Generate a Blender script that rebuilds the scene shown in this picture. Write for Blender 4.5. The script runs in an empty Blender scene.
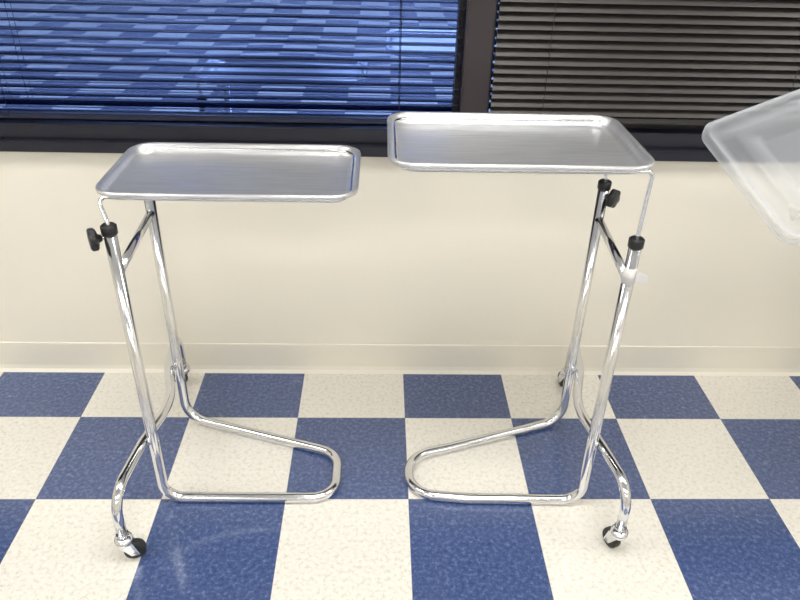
import bpy, bmesh
from math import *
from mathutils import Vector, Matrix, Quaternion
T=.3048
S=bpy.context.scene
# ---------------------------------------------------------------- materials
def mat(name,col=(.8,.8,.8),rough=.5,metal=0,**kw):
    m=bpy.data.materials.new(name); m.use_nodes=True
    b=m.node_tree.nodes['Principled BSDF']
    b.inputs['Base Color'].default_value=(*col,1); b.inputs['Roughness'].default_value=rough; b.inputs['Metallic'].default_value=metal
    for k,v in kw.items(): b.inputs[k.replace('_',' ')].default_value=v
    return m,m.node_tree,b
class NT:
    def __init__(s,nt): s.nt=nt
    def n(s,t,**kw):
        x=s.nt.nodes.new(t)
        for k,v in kw.items(): setattr(x,k,v)
        return x
    def l(s,a,b): s.nt.links.new(a,b)
    def math(s,op,a,b=None):
        x=s.n('ShaderNodeMath',operation=op)
        for i,v in enumerate((a,b)):
            if v is None: continue
            if isinstance(v,(int,float)): x.inputs[i].default_value=v
            else: s.l(v,x.inputs[i])
        return x.outputs[0]
    def mix(s,f,a,b,blend='MIX'):
        x=s.n('ShaderNodeMix',data_type='RGBA',blend_type=blend)
        for i,v in ((0,f),(6,a),(7,b)):
            if isinstance(v,(int,float)): x.inputs[i].default_value=v
            elif isinstance(v,tuple): x.inputs[i].default_value=(*v,1)
            else: s.l(v,x.inputs[i])
        return x.outputs[2]
    def ramp(s,f,p):
        x=s.n('ShaderNodeValToRGB'); e=x.color_ramp.elements
        e[0].position,e[0].color=p[0][0],(*p[0][1],1); e[1].position,e[1].color=p[1][0],(*p[1][1],1)
        for q in p[2:]:
            k=e.new(q[0]); k.color=(*q[1],1)
        s.l(f,x.inputs[0]); return x.outputs[0]
    def noise(s,vec,scale,detail=4,rough=.5):
        x=s.n('ShaderNodeTexNoise'); x.inputs['Scale'].default_value=scale; x.inputs['Detail'].default_value=detail; x.inputs['Roughness'].default_value=rough
        if vec is not None: s.l(vec,x.inputs['Vector'])
        return x.outputs['Fac']

# floor: 12in vinyl tiles
m_floor,nt,b=mat('vinyl_tile',rough=.3); N=NT(nt)
geo=N.n('ShaderNodeNewGeometry'); sp=N.n('ShaderNodeSeparateXYZ'); N.l(geo.outputs['Position'],sp.inputs[0])
u=N.math('DIVIDE',sp.outputs[0],T); v=N.math('DIVIDE',N.math('ADD',sp.outputs[1],.2218),T)
fu=N.math('FLOOR',u); fv=N.math('FLOOR',v)
chk=N.math('FLOORED_MODULO',N.math('ADD',fu,fv),2.0)
comb=N.n('ShaderNodeCombineXYZ'); N.l(N.math('MULTIPLY',fu,7.31),comb.inputs[0]); N.l(N.math('MULTIPLY',fv,3.77),comb.inputs[1])
add=N.n('ShaderNodeVectorMath',operation='ADD'); N.l(geo.outputs['Position'],add.inputs[0]); N.l(comb.outputs[0],add.inputs[1])
vec=add.outputs[0]
wn=N.n('ShaderNodeTexWhiteNoise',noise_dimensions='2D'); N.l(comb.outputs[0],wn.inputs['Vector'])
n1=N.noise(vec,95,5,.7); n2=N.noise(vec,26,4,.6)
blue=N.ramp(n1,[(.30,(.030,.054,.155)),(.50,(.060,.098,.240)),(.62,(.120,.168,.33)),(.76,(.29,.33,.48))])
blue=N.mix(N.math('MULTIPLY',n2,.3),blue,(.048,.078,.195))
cream=N.ramp(n1,[(.30,(.62,.57,.48)),(.50,(.84,.81,.74)),(.68,(.88,.86,.80))])
cream=N.mix(N.math('MULTIPLY',n2,.3),cream,(.84,.82,.765))
col=N.mix(chk,blue,cream)
col=N.mix(N.math('MULTIPLY',N.math('SUBTRACT',wn.outputs['Value'],.5),.14),col,(0,0,0))
eu=N.math('ABSOLUTE',N.math('SUBTRACT',N.math('FRACT',u),.5)); ev=N.math('ABSOLUTE',N.math('SUBTRACT',N.math('FRACT',v),.5))
seam=N.math('GREATER_THAN',N.math('MAXIMUM',eu,ev),.4975)
col=N.mix(N.math('MULTIPLY',seam,.45),col,(.10,.11,.14))
def arc(cx,cy,r,wd,xmax,xmin):
    dx=N.math('SUBTRACT',sp.outputs[0],cx); dy=N.math('SUBTRACT',sp.outputs[1],cy)
    d=N.math('SQRT',N.math('ADD',N.math('MULTIPLY',dx,dx),N.math('MULTIPLY',dy,dy)))
    k=N.math('MAXIMUM',N.math('SUBTRACT',1.0,N.math('DIVIDE',N.math('ABSOLUTE',N.math('SUBTRACT',d,r)),wd)),0.0)
    k=N.math('MULTIPLY',k,N.math('MINIMUM',N.math('MAXIMUM',N.math('MULTIPLY',N.math('SUBTRACT',xmax,sp.outputs[0]),14.0),0.0),1.0))
    k=N.math('MULTIPLY',k,N.math('MINIMUM',N.math('MAXIMUM',N.math('MULTIPLY',N.math('SUBTRACT',sp.outputs[0],xmin),14.0),0.0),1.0))
    return N.math('MULTIPLY',k,N.math('GREATER_THAN',dy,0.0))
sc=arc(-.33,-.95,.33,.014,-.27,-.56)
col=N.mix(N.math('MULTIPLY',N.math('MULTIPLY',sc,N.noise(geo.outputs['Position'],18,4,.7)),.16),col,(.62,.66,.74))
N.l(col,b.inputs['Base Color'])
N.l(N.math('ADD',N.math('MULTIPLY',n2,.20),.14),b.inputs['Roughness'])
b.inputs['Coat Weight'].default_value=.7; b.inputs['Coat Roughness'].default_value=.12
bp=N.n('ShaderNodeBump'); bp.inputs['Strength'].default_value=.06; bp.inputs['Distance'].default_value=.003; N.l(N.noise(geo.outputs['Position'],14,3),bp.inputs['Height']); N.l(bp.outputs[0],b.inputs['Normal']); N.l(bp.outputs[0],b.inputs['Coat Normal'])

def painted(name,c,rough=.55,amt=.04,scale=120):
    m,nt,b=mat(name,c,rough); N=NT(nt); g=N.n('ShaderNodeNewGeometry')
    n=N.noise(g.outputs['Position'],scale,3)
    bp=N.n('ShaderNodeBump'); bp.inputs['Strength'].default_value=amt; bp.inputs['Distance'].default_value=.003; N.l(n,bp.inputs['Height']); N.l(bp.outputs[0],b.inputs['Normal'])
    n2=N.noise(g.outputs['Position'],1.6,3)
    N.l(N.mix(N.math('MULTIPLY',n2,.12),c,tuple(x*.82 for x in c)),b.inputs['Base Color'])
    return m
m_wall=painted('wall_paint',(.86,.82,.715),.40,.12,160)
m_ceil=painted('ceiling_tile',(.8,.8,.78),.9)
m_base=painted('vinyl_cove_base',(.82,.78,.685),.35,.03)
m_dark=painted('dark_bronze_frame',(.020,.017,.022),.4,.05)
m_sill=painted('dark_sill',(.010,.011,.020),.35,.05)
m_mull=painted('mullion_bronze',(.028,.021,.025),.4,.05)

def metal_chrome():
    m,nt,b=mat('polished_chrome',(.74,.75,.78),.12,1); N=NT(nt); g=N.n('ShaderNodeNewGeometry')
    n=N.noise(g.outputs['Position'],45,4)
    N.l(N.math('ADD',N.math('MULTIPLY',n,.14),.07),b.inputs['Roughness']); return m
m_chrome=metal_chrome()
def brushed():
    m,nt,b=mat('brushed_stainless',(.80,.81,.83),.3,.85); N=NT(nt); tc=N.n('ShaderNodeTexCoord'); mp=N.n('ShaderNodeMapping')
    mp.inputs['Scale'].default_value=(10,380,10); N.l(tc.outputs['Object'],mp.inputs[0])
    n=N.noise(mp.outputs[0],1,3,.6); n3=N.noise(tc.outputs['Object'],7,4)
    N.l(N.ramp(n,[(.25,(.62,.63,.65)),(.75,(.88,.885,.90))]),b.inputs['Base Color'])
    N.l(N.math('ADD',N.math('MULTIPLY',n3,.18),.26),b.inputs['Roughness'])
    b.inputs['Anisotropic'].default_value=.7
    tg=N.n('ShaderNodeCombineXYZ'); tg.inputs[1].default_value=1; N.l(tg.outputs[0],b.inputs['Tangent'])
    bp=N.n('ShaderNodeBump'); bp.inputs['Strength'].default_value=.12; bp.inputs['Distance'].default_value=.0008; N.l(n,bp.inputs['Height']); N.l(bp.outputs[0],b.inputs['Normal'])
    return m
m_steel=brushed()
m_blk,_n,_b=mat('black_plastic',(.012,.012,.013),.35)
m_rub,_n,_b=mat('black_rubber',(.02,.02,.02),.6)
m_tape,_n,_b=mat('masking_tape',(.72,.71,.70),.6)
def plastic():
    m,nt,b=mat('frosted_plastic',(.86,.90,.97),.12); N=NT(nt)
    out=nt.nodes['Material Output']; tr=N.n('ShaderNodeBsdfTransparent'); tl=N.n('ShaderNodeBsdfTranslucent'); tl.inputs[0].default_value=(.85,.9,.97,1)
    m1=N.n('ShaderNodeMixShader'); m1.inputs[0].default_value=.4; N.l(b.outputs[0],m1.inputs[1]); N.l(tl.outputs[0],m1.inputs[2])
    lw=N.n('ShaderNodeLayerWeight'); lw.inputs[0].default_value=.35
    f=N.math('SUBTRACT',.75,N.math('MULTIPLY',lw.outputs['Facing'],.60))
    m2=N.n('ShaderNodeMixShader'); N.l(f,m2.inputs[0]); N.l(m1.outputs[0],m2.inputs[1]); N.l(tr.outputs[0],m2.inputs[2])
    N.l(m2.outputs[0],out.inputs[0]); return m
m_plas=plastic()
def slat_m(name,c,r=.35):
    m,nt,b=mat(name,c,r,.2); return m
m_slatL=slat_m('blind_slat_navy',(.014,.018,.045)); m_slatR=slat_m('blind_slat_bronze',(.042,.037,.035),.4)
def glass():
    m=bpy.data.materials.new('night_window_glass'); m.use_nodes=True; nt=m.node_tree; N=NT(nt)
    nt.nodes.remove(nt.nodes['Principled BSDF']); out=nt.nodes['Material Output']
    g=N.n('ShaderNodeBsdfGlossy'); g.inputs['Color'].default_value=(.21,.345,.86,1); g.inputs['Roughness'].default_value=.015
    d=N.n('ShaderNodeBsdfDiffuse'); d.inputs[0].default_value=(.005,.010,.05,1)
    ge=N.n('ShaderNodeNewGeometry'); n=N.noise(ge.outputs['Position'],3.0,1)
    bp=N.n('ShaderNodeBump'); bp.inputs['Strength'].default_value=.08; bp.inputs['Distance'].default_value=.01; N.l(n,bp.inputs['Height']); N.l(bp.outputs[0],g.inputs['Normal'])
    a=N.n('ShaderNodeAddShader'); N.l(g.outputs[0],a.inputs[0]); N.l(d.outputs[0],a.inputs[1]); N.l(a.outputs[0],out.inputs[0]); return m
m_glass=glass()
def emis(name,c,s):
    m=bpy.data.materials.new(name); m.use_nodes=True; nt=m.node_tree; nt.nodes.remove(nt.nodes['Principled BSDF'])
    e=nt.nodes.new('ShaderNodeEmission'); e.inputs[0].default_value=(*c,1); e.inputs[1].default_value=s
    nt.links.new(e.outputs[0],nt.nodes['Material Output'].inputs[0]); return m
m_lamp=emis('fluorescent_diffuser',(1,.98,.94),13.2)

# ---------------------------------------------------------------- mesh helpers
def obj(name,bm,m,parent=None,smooth=False):
    me=bpy.data.meshes.new(name); bm.normal_update(); bm.to_mesh(me); bm.free()
    if smooth:
        for p in me.polygons: p.use_smooth=True
    o=bpy.data.objects.new(name,me); S.collection.objects.link(o)
    for x in (m if isinstance(m,list) else [m]): me.materials.append(x)
    if parent: o.parent=parent
    return o
def empty(name,loc=(0,0,0)):
    o=bpy.data.objects.new(name,None); S.collection.objects.link(o); o.empty_display_size=.1; return o
def box(bm,a,b,mi=0,bev=0):
    r=bmesh.ops.create_cube(bm,size=1); vs=r['verts']
    for v in vs: v.co=Vector([(a[i]+b[i])/2+v.co[i]*(b[i]-a[i]) for i in range(3)])
    fs={f for v in vs for f in v.link_faces}
    for f in fs: f.material_index=mi
    if bev:
        es=list({e for v in vs for e in v.link_edges}); bmesh.ops.bevel(bm,geom=es,offset=bev,segments=2,affect='EDGES')
def boxo(name,a,b,m,parent=None,bev=0):
    bm=bmesh.new(); box(bm,a,b,0,bev); return obj(name,bm,m,parent)
def fillet(pts,rad,seg=8):
    pts=[Vector(p) for p in pts]; out=[pts[0]]
    for i in range(1,len(pts)-1):
        r=rad[i] if isinstance(rad,(list,tuple)) else rad
        p=pts[i]; a=(pts[i-1]-p).normalized(); c=(pts[i+1]-p).normalized(); ang=a.angle(c)
        if r<=0 or ang>pi-.01: out.append(p); continue
        t=r/tan(ang/2); t=min(t,.49*(pts[i-1]-p).length if i>1 else .95*(pts[i-1]-p).length,.49*(pts[i+1]-p).length if i<len(pts)-2 else .95*(pts[i+1]-p).length)
        r=t*tan(ang/2); ctr=p+(a+c).normalized()*(r/sin(ang/2))
        s=p+a*t-ctr; e=p+c*t-ctr; tot=s.angle(e); ax=s.cross(e).normalized()
        for k in range(seg+1): out.append(ctr+Quaternion(ax,tot*k/seg)@s)
    out.append(pts[-1]); return out
def tube(bm,path,r,seg=16,mi=0,closed=False):
    n=len(path); path=[Vector(p) for p in path]
    rs=r if isinstance(r,(list,tuple)) else [r]*n
    def tan_(i):
        a=path[(i-1)%n] if (closed or i>0) else path[i]; b=path[(i+1)%n] if (closed or i<n-1) else path[i]
        return (b-a).normalized()
    t0=tan_(0); nrm=t0.orthogonal().normalized(); rings=[]; pt=t0
    for i in range(n):
        t=tan_(i); q=pt.rotation_difference(t); nrm=(q@nrm); nrm=(nrm-t*nrm.dot(t)).normalized(); pt=t; bn=t.cross(nrm)
        rings.append([bm.verts.new(path[i]+(nrm*cos(2*pi*k/seg)+bn*sin(2*pi*k/seg))*rs[i]) for k in range(seg)])
    for i in range(n if closed else n-1):
        A=rings[i]; B=rings[(i+1)%n]
        off=0
        if closed and i==n-1:
            off=min(range(seg),key=lambda o:(A[0].co-B[o].co).length)
        for k in range(seg):
            f=bm.faces.new((A[k],A[(k+1)%seg],B[(k+1+off)%seg],B[(k+off)%seg])); f.material_index=mi; f.smooth=True
    if not closed:
        for R_,rev in ((rings[0],True),(rings[-1],False)):
            f=bm.faces.new(R_[::-1] if rev else R_); f.material_index=mi
def rrect(x0,x1,y0,y1,r,z,seg=8):
    P=[]
    for cx,cy,a0 in ((x1-r,y1-r,0),(x0+r,y1-r,90),(x0+r,y0+r,180),(x1-r,y0+r,270)):
        for k in range(seg+1):
            a=radians(a0+90*k/seg); P.append(Vector((cx+r*cos(a),cy+r*sin(a),z)))
    return P
def loft(bm,rings,mi=0,cap0=True,cap1=True):
    R=[[bm.verts.new(p) for p in r] for r in rings]; n=len(R[0])
    for a,b in zip(R,R[1:]):
        for k in range(n):
            f=bm.faces.new((a[k],a[(k+1)%n],b[(k+1)%n],b[k])); f.smooth=True; f.material_index=mi
    if cap0: bm.faces.new(R[0][::-1]).material_index=mi
    if cap1: bm.faces.new(R[-1]).material_index=mi

# ---------------------------------------------------------------- room
XL,XR,YB,HC=-3.6,3.4,-7.6,2.7
WT=.12; ZS=.703; ZT=2.25
boxo('floor',(XL-.1,YB-.1,-.1),(XR+.1,WT,0),m_floor)
boxo('ceiling',(XL-.1,YB-.1,HC),(XR+.1,WT,HC+.1),m_ceil)
bm=bmesh.new(); box(bm,(XL-.1,0,0),(XR+.1,WT,ZS)); box(bm,(XL-.1,0,ZT),(XR+.1,WT,HC)); box(bm,(XL-.1,0,ZS),(-2.2,WT,ZT)); box(bm,(2.6,0,ZS),(XR+.1,WT,ZT))
obj('wall_back',bm,m_wall)
boxo('wall_left',(XL-.1,YB,0),(XL,0,HC),m_wall); boxo('wall_right',(XR,YB,0),(XR+.1,0,HC),m_wall)
boxo('wall_front',(XL-.1,YB-.1,0),(XR+.1,YB,HC),m_wall)
def baseb(name,a,b,nrm):
    bm=bmesh.new(); prof=[(0,.101),(.003,.101),(.004,.098),(.004,.02),(.007,.008),(.016,0),(0,0)]
    A=[bm.verts.new((a[0]+nrm[0]*d,a[1]+nrm[1]*d,z)) for d,z in prof]; B=[bm.verts.new((b[0]+nrm[0]*d,b[1]+nrm[1]*d,z)) for d,z in prof]
    n=len(prof)
    for k in range(n): bm.faces.new((A[k],A[(k+1)%n],B[(k+1)%n],B[k]))
    bm.faces.new(A[::-1]); bm.faces.new(B); bmesh.ops.recalc_face_normals(bm,faces=bm.faces); return obj(name,bm,m_base)
baseb('baseboard_back',(XL,0),(XR,0),(0,-1)); baseb('baseboard_left',(XL,0),(XL,YB),(1,0)); baseb('baseboard_right',(XR,0),(XR,YB),(-1,0)); baseb('baseboard_front',(XL,YB),(XR,YB),(0,1))
bm=bmesh.new(); box(bm,(-2.2,-.022,ZS),(2.6,.11,ZS+.030),0,.003); box(bm,(-2.2,-.002,ZS+.030),(2.6,.11,ZS+.068),0,.002)
obj('trim_1',bm,m_sill)
MX0,MX1=.122,.190
def window(name,x0,x1):
    e=empty(name)
    bm=bmesh.new(); box(bm,(x0,.062,ZS+.068),(x1,.068,ZT)); obj('glass',bm,m_glass,e)
    bm=bmesh.new()
    box(bm,(x0,.04,ZS+.068),(x0+.012,.09,ZT)); box(bm,(x1-.012,.04,ZS+.068),(x1,.09,ZT)); box(bm,(x0+.012,.04,ZT-.04),(x1-.012,.09,ZT)); box(bm,(x0+.012,.04,ZS+.068),(x1-.012,.09,ZS+.078))
    obj('frame',bm,m_dark,e)
window('window_1',-2.2,MX0); window('window_2',MX1,2.6)
boxo('trim_2',(MX0,-.014,ZS+.068),(MX1,.11,ZT),m_mull,None,.004)
def blind(x0,x1,ang,m,yc,zb,cords):
    e=empty('window_blind'); pitch=.0205; n=int((ZT-.06-zb-.02)/pitch); w=.0255
    bm=bmesh.new()
    for i in range(n):
        z=zb+.028+i*pitch; ring=[]
        a_=ang+radians(1.5*sin(i*2.3))
        for k in range(5):
            s=(k/4-.5)*w; h=.0014*(1-(2*s/w)**2)
            y=s*cos(a_)-h*sin(a_); zz=s*sin(a_)+h*cos(a_); ring.append((y,zz))
        A=[bm.verts.new((x0,yc+y,z+zz)) for y,zz in ring]; B=[bm.verts.new((x1,yc+y,z+zz)) for y,zz in ring]
        for k in range(4):
            f=bm.faces.new((A[k],B[k],B[k+1],A[k+1])); f.smooth=True
    obj('slats',bm,m,e)
    boxo('bottom_rail',(x0,yc-.011,zb),(x1,yc+.011,zb+.014),m,e,.003)
    boxo('head_rail',(x0,yc-.014,ZT-.05),(x1,yc+.014,ZT-.012),m,e,.002)
    bm=bmesh.new()
    for c in cords:
        for dy in (-.0145,.0145): tube(bm,[(c,yc+dy,zb+.01),(c,yc+dy,ZT-.05)],.0007,6)
    obj('ladder_cords',bm,m,e)
blind(-2.15,MX0-.002,radians(-10),m_slatL,.004,.785,(-2.0,-1.0,-.03)); blind(MX1+.010,2.55,radians(46),m_slatR,.004,.795,(.33,.95,2.3))

for y in (-1.0,-3.4,-5.8):
    for x in (-1.9,0.2,2.3):
        e=empty('ceiling_light')
        boxo('diffuser',(x-.6,y-.28,HC-.02),(x+.6,y+.28,HC-.012),m_lamp,e)
        bm=bmesh.new(); box(bm,(x-.63,y-.31,HC-.03),(x-.6,y+.31,HC)); box(bm,(x+.6,y-.31,HC-.03),(x+.63,y+.31,HC)); box(bm,(x-.6,y-.31,HC-.03),(x+.6,y-.28,HC)); box(bm,(x-.6,y+.28,HC-.03),(x+.6,y+.31,HC)); obj('housing',bm,m_ceil,e)

# ---------------------------------------------------------------- instrument stands
def caster(parent,p,head,top):
    x,y=p; d=Vector((cos(head),sin(head),0)); s=Vector((-sin(head),cos(head),0)); R_=.024
    wc=Vector((x,y,R_))+d*.018
    bm=bmesh.new()
    prof=[(.006,-.009),(.018,-.010),(.0225,-.009),(R_,-.005),(R_,.005),(.0225,.009),(.018,.010),(.006,.009)]
    rings=[]
    for r,a in prof:
        rings.append([wc+s*a+(d*cos(2*pi*k/28)+Vector((0,0,1))*sin(2*pi*k/28))*r for k in range(28)])
    loft(bm,rings); obj('caster_wheel',bm,m_rub,parent)
    bm=bmesh.new(); tube(bm,[wc-s*.015,wc+s*.015],.005,12)
    for sg in (-1,1):
        o=s*(.0135*sg); P=[wc+d*.009-Vector((0,0,.006)),wc-d*.009-Vector((0,0,.006)),Vector((x,y,.055))-d*.013,Vector((x,y,.055))+d*.016]
        th=s*.0015*sg; A=[bm.verts.new(q+o) for q in P]; B=[bm.verts.new(q+o+th) for q in P]
        bm.faces.new(A); bm.faces.new(B[::-1])
        for k in range(4): bm.faces.new((A[k],B[k],B[(k+1)%4],A[(k+1)%4]))
    tube(bm,[(x,y,.050),(x,y,.054),(x,y,.058),(x,y,.066),(x,y,.070)],[.012,.0195,.0205,.0195,.012],20)
    tube(bm,[(x,y,.068),(x,y,top)],.0065,12); tube(bm,[(x,y,.074),(x,y,.080)],.0135,20)
    bmesh.ops.recalc_face_normals(bm,faces=bm.faces); obj('caster_fork',bm,m_chrome,parent)
def knob(parent,c,d,off=.012,k=1.0):
    c=Vector(c); d=Vector(d).normalized(); a=d.orthogonal().normalized(); b_=d.cross(a)
    bm=bmesh.new(); rings=[]
    for t,r in ((0,.006),(.006,.008),(.009,.018),(.012,.0205),(.020,.0205),(.023,.018),(.024,.006)):
        rings.append([c+d*(off+t)+(a*cos(q)+b_*sin(q))*(r*k*(1+.09*cos(6*q)*(r>.01))) for q in [2*pi*j/48 for j in range(48)]])
    loft(bm,rings); bmesh.ops.recalc_face_normals(bm,faces=bm.faces); obj('clamp_knob',bm,m_blk,parent)
    bm=bmesh.new(); tube(bm,[c,c+d*(off+.008)],.0035,10); obj('clamp_screw',bm,m_chrome,parent)
def stand(sg,front,rear,loop,tray,ztray,zc,knobs,cf,cr,heads):
    e=empty('mayo_stand'); R_=.0125; F=Vector(front); B=Vector(rear)
    pts=[(B.x,B.y,zc),(B.x,B.y,R_)]+[(x,y,R_) for x,y in loop]+[(F.x,F.y,R_),(F.x,F.y,zc)]
    rad=[0,.06]+[.13,.085,.085,.13]+[.05,0]
    bm=bmesh.new(); tube(bm,fillet(pts,rad,12),R_,20); bmesh.ops.recalc_face_normals(bm,faces=bm.faces); obj('u_frame',bm,m_chrome,e)
    bm=bmesh.new(); zb=.640; tube(bm,[(F.x,F.y+.008,zb),(B.x,B.y-.008,zb)],.0095,16); obj('cross_brace',bm,m_chrome,e)
    za=.190; mid=(F.y+B.y)/2; o=-sg
    pth=[(cf[0],cf[1],.08),(cf[0],cf[1],za),(F.x+o*.026,F.y,za),((F.x+B.x)/2-o*.012,mid,za),(B.x+o*.026,B.y,za),(cr[0],cr[1],za),(cr[0],cr[1],.08)]
    bm=bmesh.new(); tube(bm,fillet(pth,[0,.06,.2,.25,.2,.06,0],10),.0115,18); bmesh.ops.recalc_face_normals(bm,faces=bm.faces); obj('caster_arch',bm,m_chrome,e)
    caster(e,cf,heads[0],.1); caster(e,cr,heads[1],.1)
    bm=bmesh.new()
    for q in (F,B): tube(bm,[(q.x,q.y,zc-.012),(q.x,q.y,zc-.010),(q.x,q.y,zc+.006),(q.x,q.y,zc+.009)],[.0135,.0155,.0155,.012],24)
    obj('collars',bm,m_blk,e)
    for k_ in knobs: knob(e,*k_)
    x0,x1,y0,y1=tray; zr=ztray-.0105; i=.011
    xe=(x1-i-.004) if sg>0 else (x0+i+.004)
    xo=(x0+i+.001) if sg>0 else (x1-i-.001)
    p=[(F.x,F.y,zc-.15),(F.x,F.y,zc+.012),(xo,y0+i,zr),(xe,y0+i,zr),(xe,y1-i,zr),(xo,y1-i,zr),(B.x,B.y,zc+.012),(B.x,B.y,zc-.15)]
    bm=bmesh.new(); tube(bm,fillet(p,[0,.02,.012,.04,.04,.012,.02,0],8),.0042,12); obj('tray_support_rod',bm,m_chrome,e)
    prof=[(.0105,-.004),(.006,-.0085),(.001,-.007),(0,-.003),(.001,.0005),(.004,.002),(.008,.001),(.0115,-.003),(.0145,-.011),(.020,-.0185),(.030,-.0205),(.034,-.0205)]
    rr=.052
    rings=[rrect(x0+d,x1-d,y0+d,y1-d,rr-d*.9,ztray+z) for d,z in prof]
    und=[rrect(x0+d,x1-d,y0+d,y1-d,rr-d*.9,ztray+z) for d,z in [(.033,-.0225),(.020,-.0205),(.0125,-.012)]]
    bm=bmesh.new(); loft(bm,und+rings); bmesh.ops.recalc_face_normals(bm,faces=bm.faces)
    obj('instrument_tray',bm,m_steel,e); return e
L=stand(1,(-.597,-.531),(-.612,-.236),[(-.27,-.350),(-.182,-.38),(-.182,-.533),(-.30,-.533)],(-.630,-.120,-.517,-.220),.803,.738,
  [((-.597,-.531,.722),(-.9,-.5,0),.016,1.08)],(-.637,-.70),(-.655,-.075),(radians(20),radians(150)))
Rr=stand(-1,(.425,-.541),(.443,-.243),[(.12,-.355),(.003,-.39),(.003,-.52),(.14,-.535)],(-.064,.437,-.560,-.236),.886,.727,
  [((.443,-.243,.700),(.68,-.73,0),.012,1.05)],(.474,-.682),(.49,-.085),(radians(110),radians(100)))
bm=bmesh.new(); tube(bm,[(.425,-.541,.635),(.425,-.541,.672)],.0131,24)
A=[bm.verts.new(p) for p in ((.434,-.552,.668),(.456,-.556,.662),(.460,-.557,.643),(.436,-.552,.640))]; bm.faces.new(A)
obj('tape_wrap',bm,m_tape,Rr)

# ---------------------------------------------------------------- translucent lid and its support (mostly off to the right)
P0=Vector((.545,-.421,.918)); e1=Vector((.932,.2157,.290)).normalized(); nn=Vector((-.149,-.5,.851)).normalized(); e2=e1.cross(nn).normalized()
if e2.y>0: e2=-e2
nn=e2.cross(e1).normalized()
if nn.z<0: nn=-nn
M=Matrix((e1,e2,nn)).transposed()
Ln,Wd=.56,.300
def lidring(d,z,r): return [P0+M@p for p in rrect(d,Ln-d,d,Wd-d,r,z)]
bm=bmesh.new()
loft(bm,[lidring(.001,-.014,.03),lidring(0,-.012,.03),lidring(0,.004,.03),lidring(.004,.007,.028),lidring(.010,.006,.026),lidring(.014,-.002,.024),lidring(.030,-.004,.02),lidring(.042,.010,.02),lidring(.05,.012,.018),lidring(.075,.012,.015),lidring(.082,.004,.013),lidring(.09,.004,.01)],cap0=False)
obj('storage_bin_lid',bm,m_plas)
m_tab=painted('white_laminate',(.75,.74,.72),.4)
te=empty('side_table')
boxo('table_top',(.99,-.78,.775),(1.62,-.18,.80),m_tab,te,.004)
bm=bmesh.new(); tube(bm,[(1.38,-.5,.03),(1.38,-.5,.775)],.03,24); tube(bm,[(1.38,-.5,0),(1.38,-.5,.02),(1.38,-.5,.03)],[.15,.15,.10],32); obj('pedestal',bm,m_chrome,te)
bm=bmesh.new()
zt=.98
loft(bm,[rrect(1.03,1.37,-.50,-.23,.03,.801),rrect(1.01,1.39,-.50,-.22,.03,zt-.01),rrect(1.0,1.40,-.51,-.21,.03,zt-.01),rrect(1.0,1.40,-.51,-.21,.03,zt),rrect(1.015,1.385,-.495,-.225,.03,zt),rrect(1.035,1.365,-.49,-.24,.03,.805)])
obj('storage_bin',bm,m_plas)

# ---------------------------------------------------------------- camera
f,h,D,x0,pt,ya,ro=709.527,1.34215,1.77604,-.07965,.54714,.03613,.02719
Fv=Vector((sin(ya)*cos(pt),cos(ya)*cos(pt),-sin(pt))); R0=Vector((cos(ya),-sin(ya),0)); U0=R0.cross(Fv)
Rv=R0*cos(ro)+U0*sin(ro); Uv=-R0*sin(ro)+U0*cos(ro)
cd=bpy.data.cameras.new('camera'); cd.sensor_width=36; cd.lens=f*36/800; cd.clip_start=.02
co=bpy.data.objects.new('camera',cd); S.collection.objects.link(co); S.camera=co
Mx=Matrix((Rv,Uv,-Fv)).transposed().to_4x4(); Mx.translation=Vector((x0,-D,h)); co.matrix_world=Mx
w=bpy.data.worlds.new('night'); S.world=w; w.use_nodes=True; w.node_tree.nodes['Background'].inputs[0].default_value=(.01,.015,.04,1)
S.view_settings.view_transform='Standard'
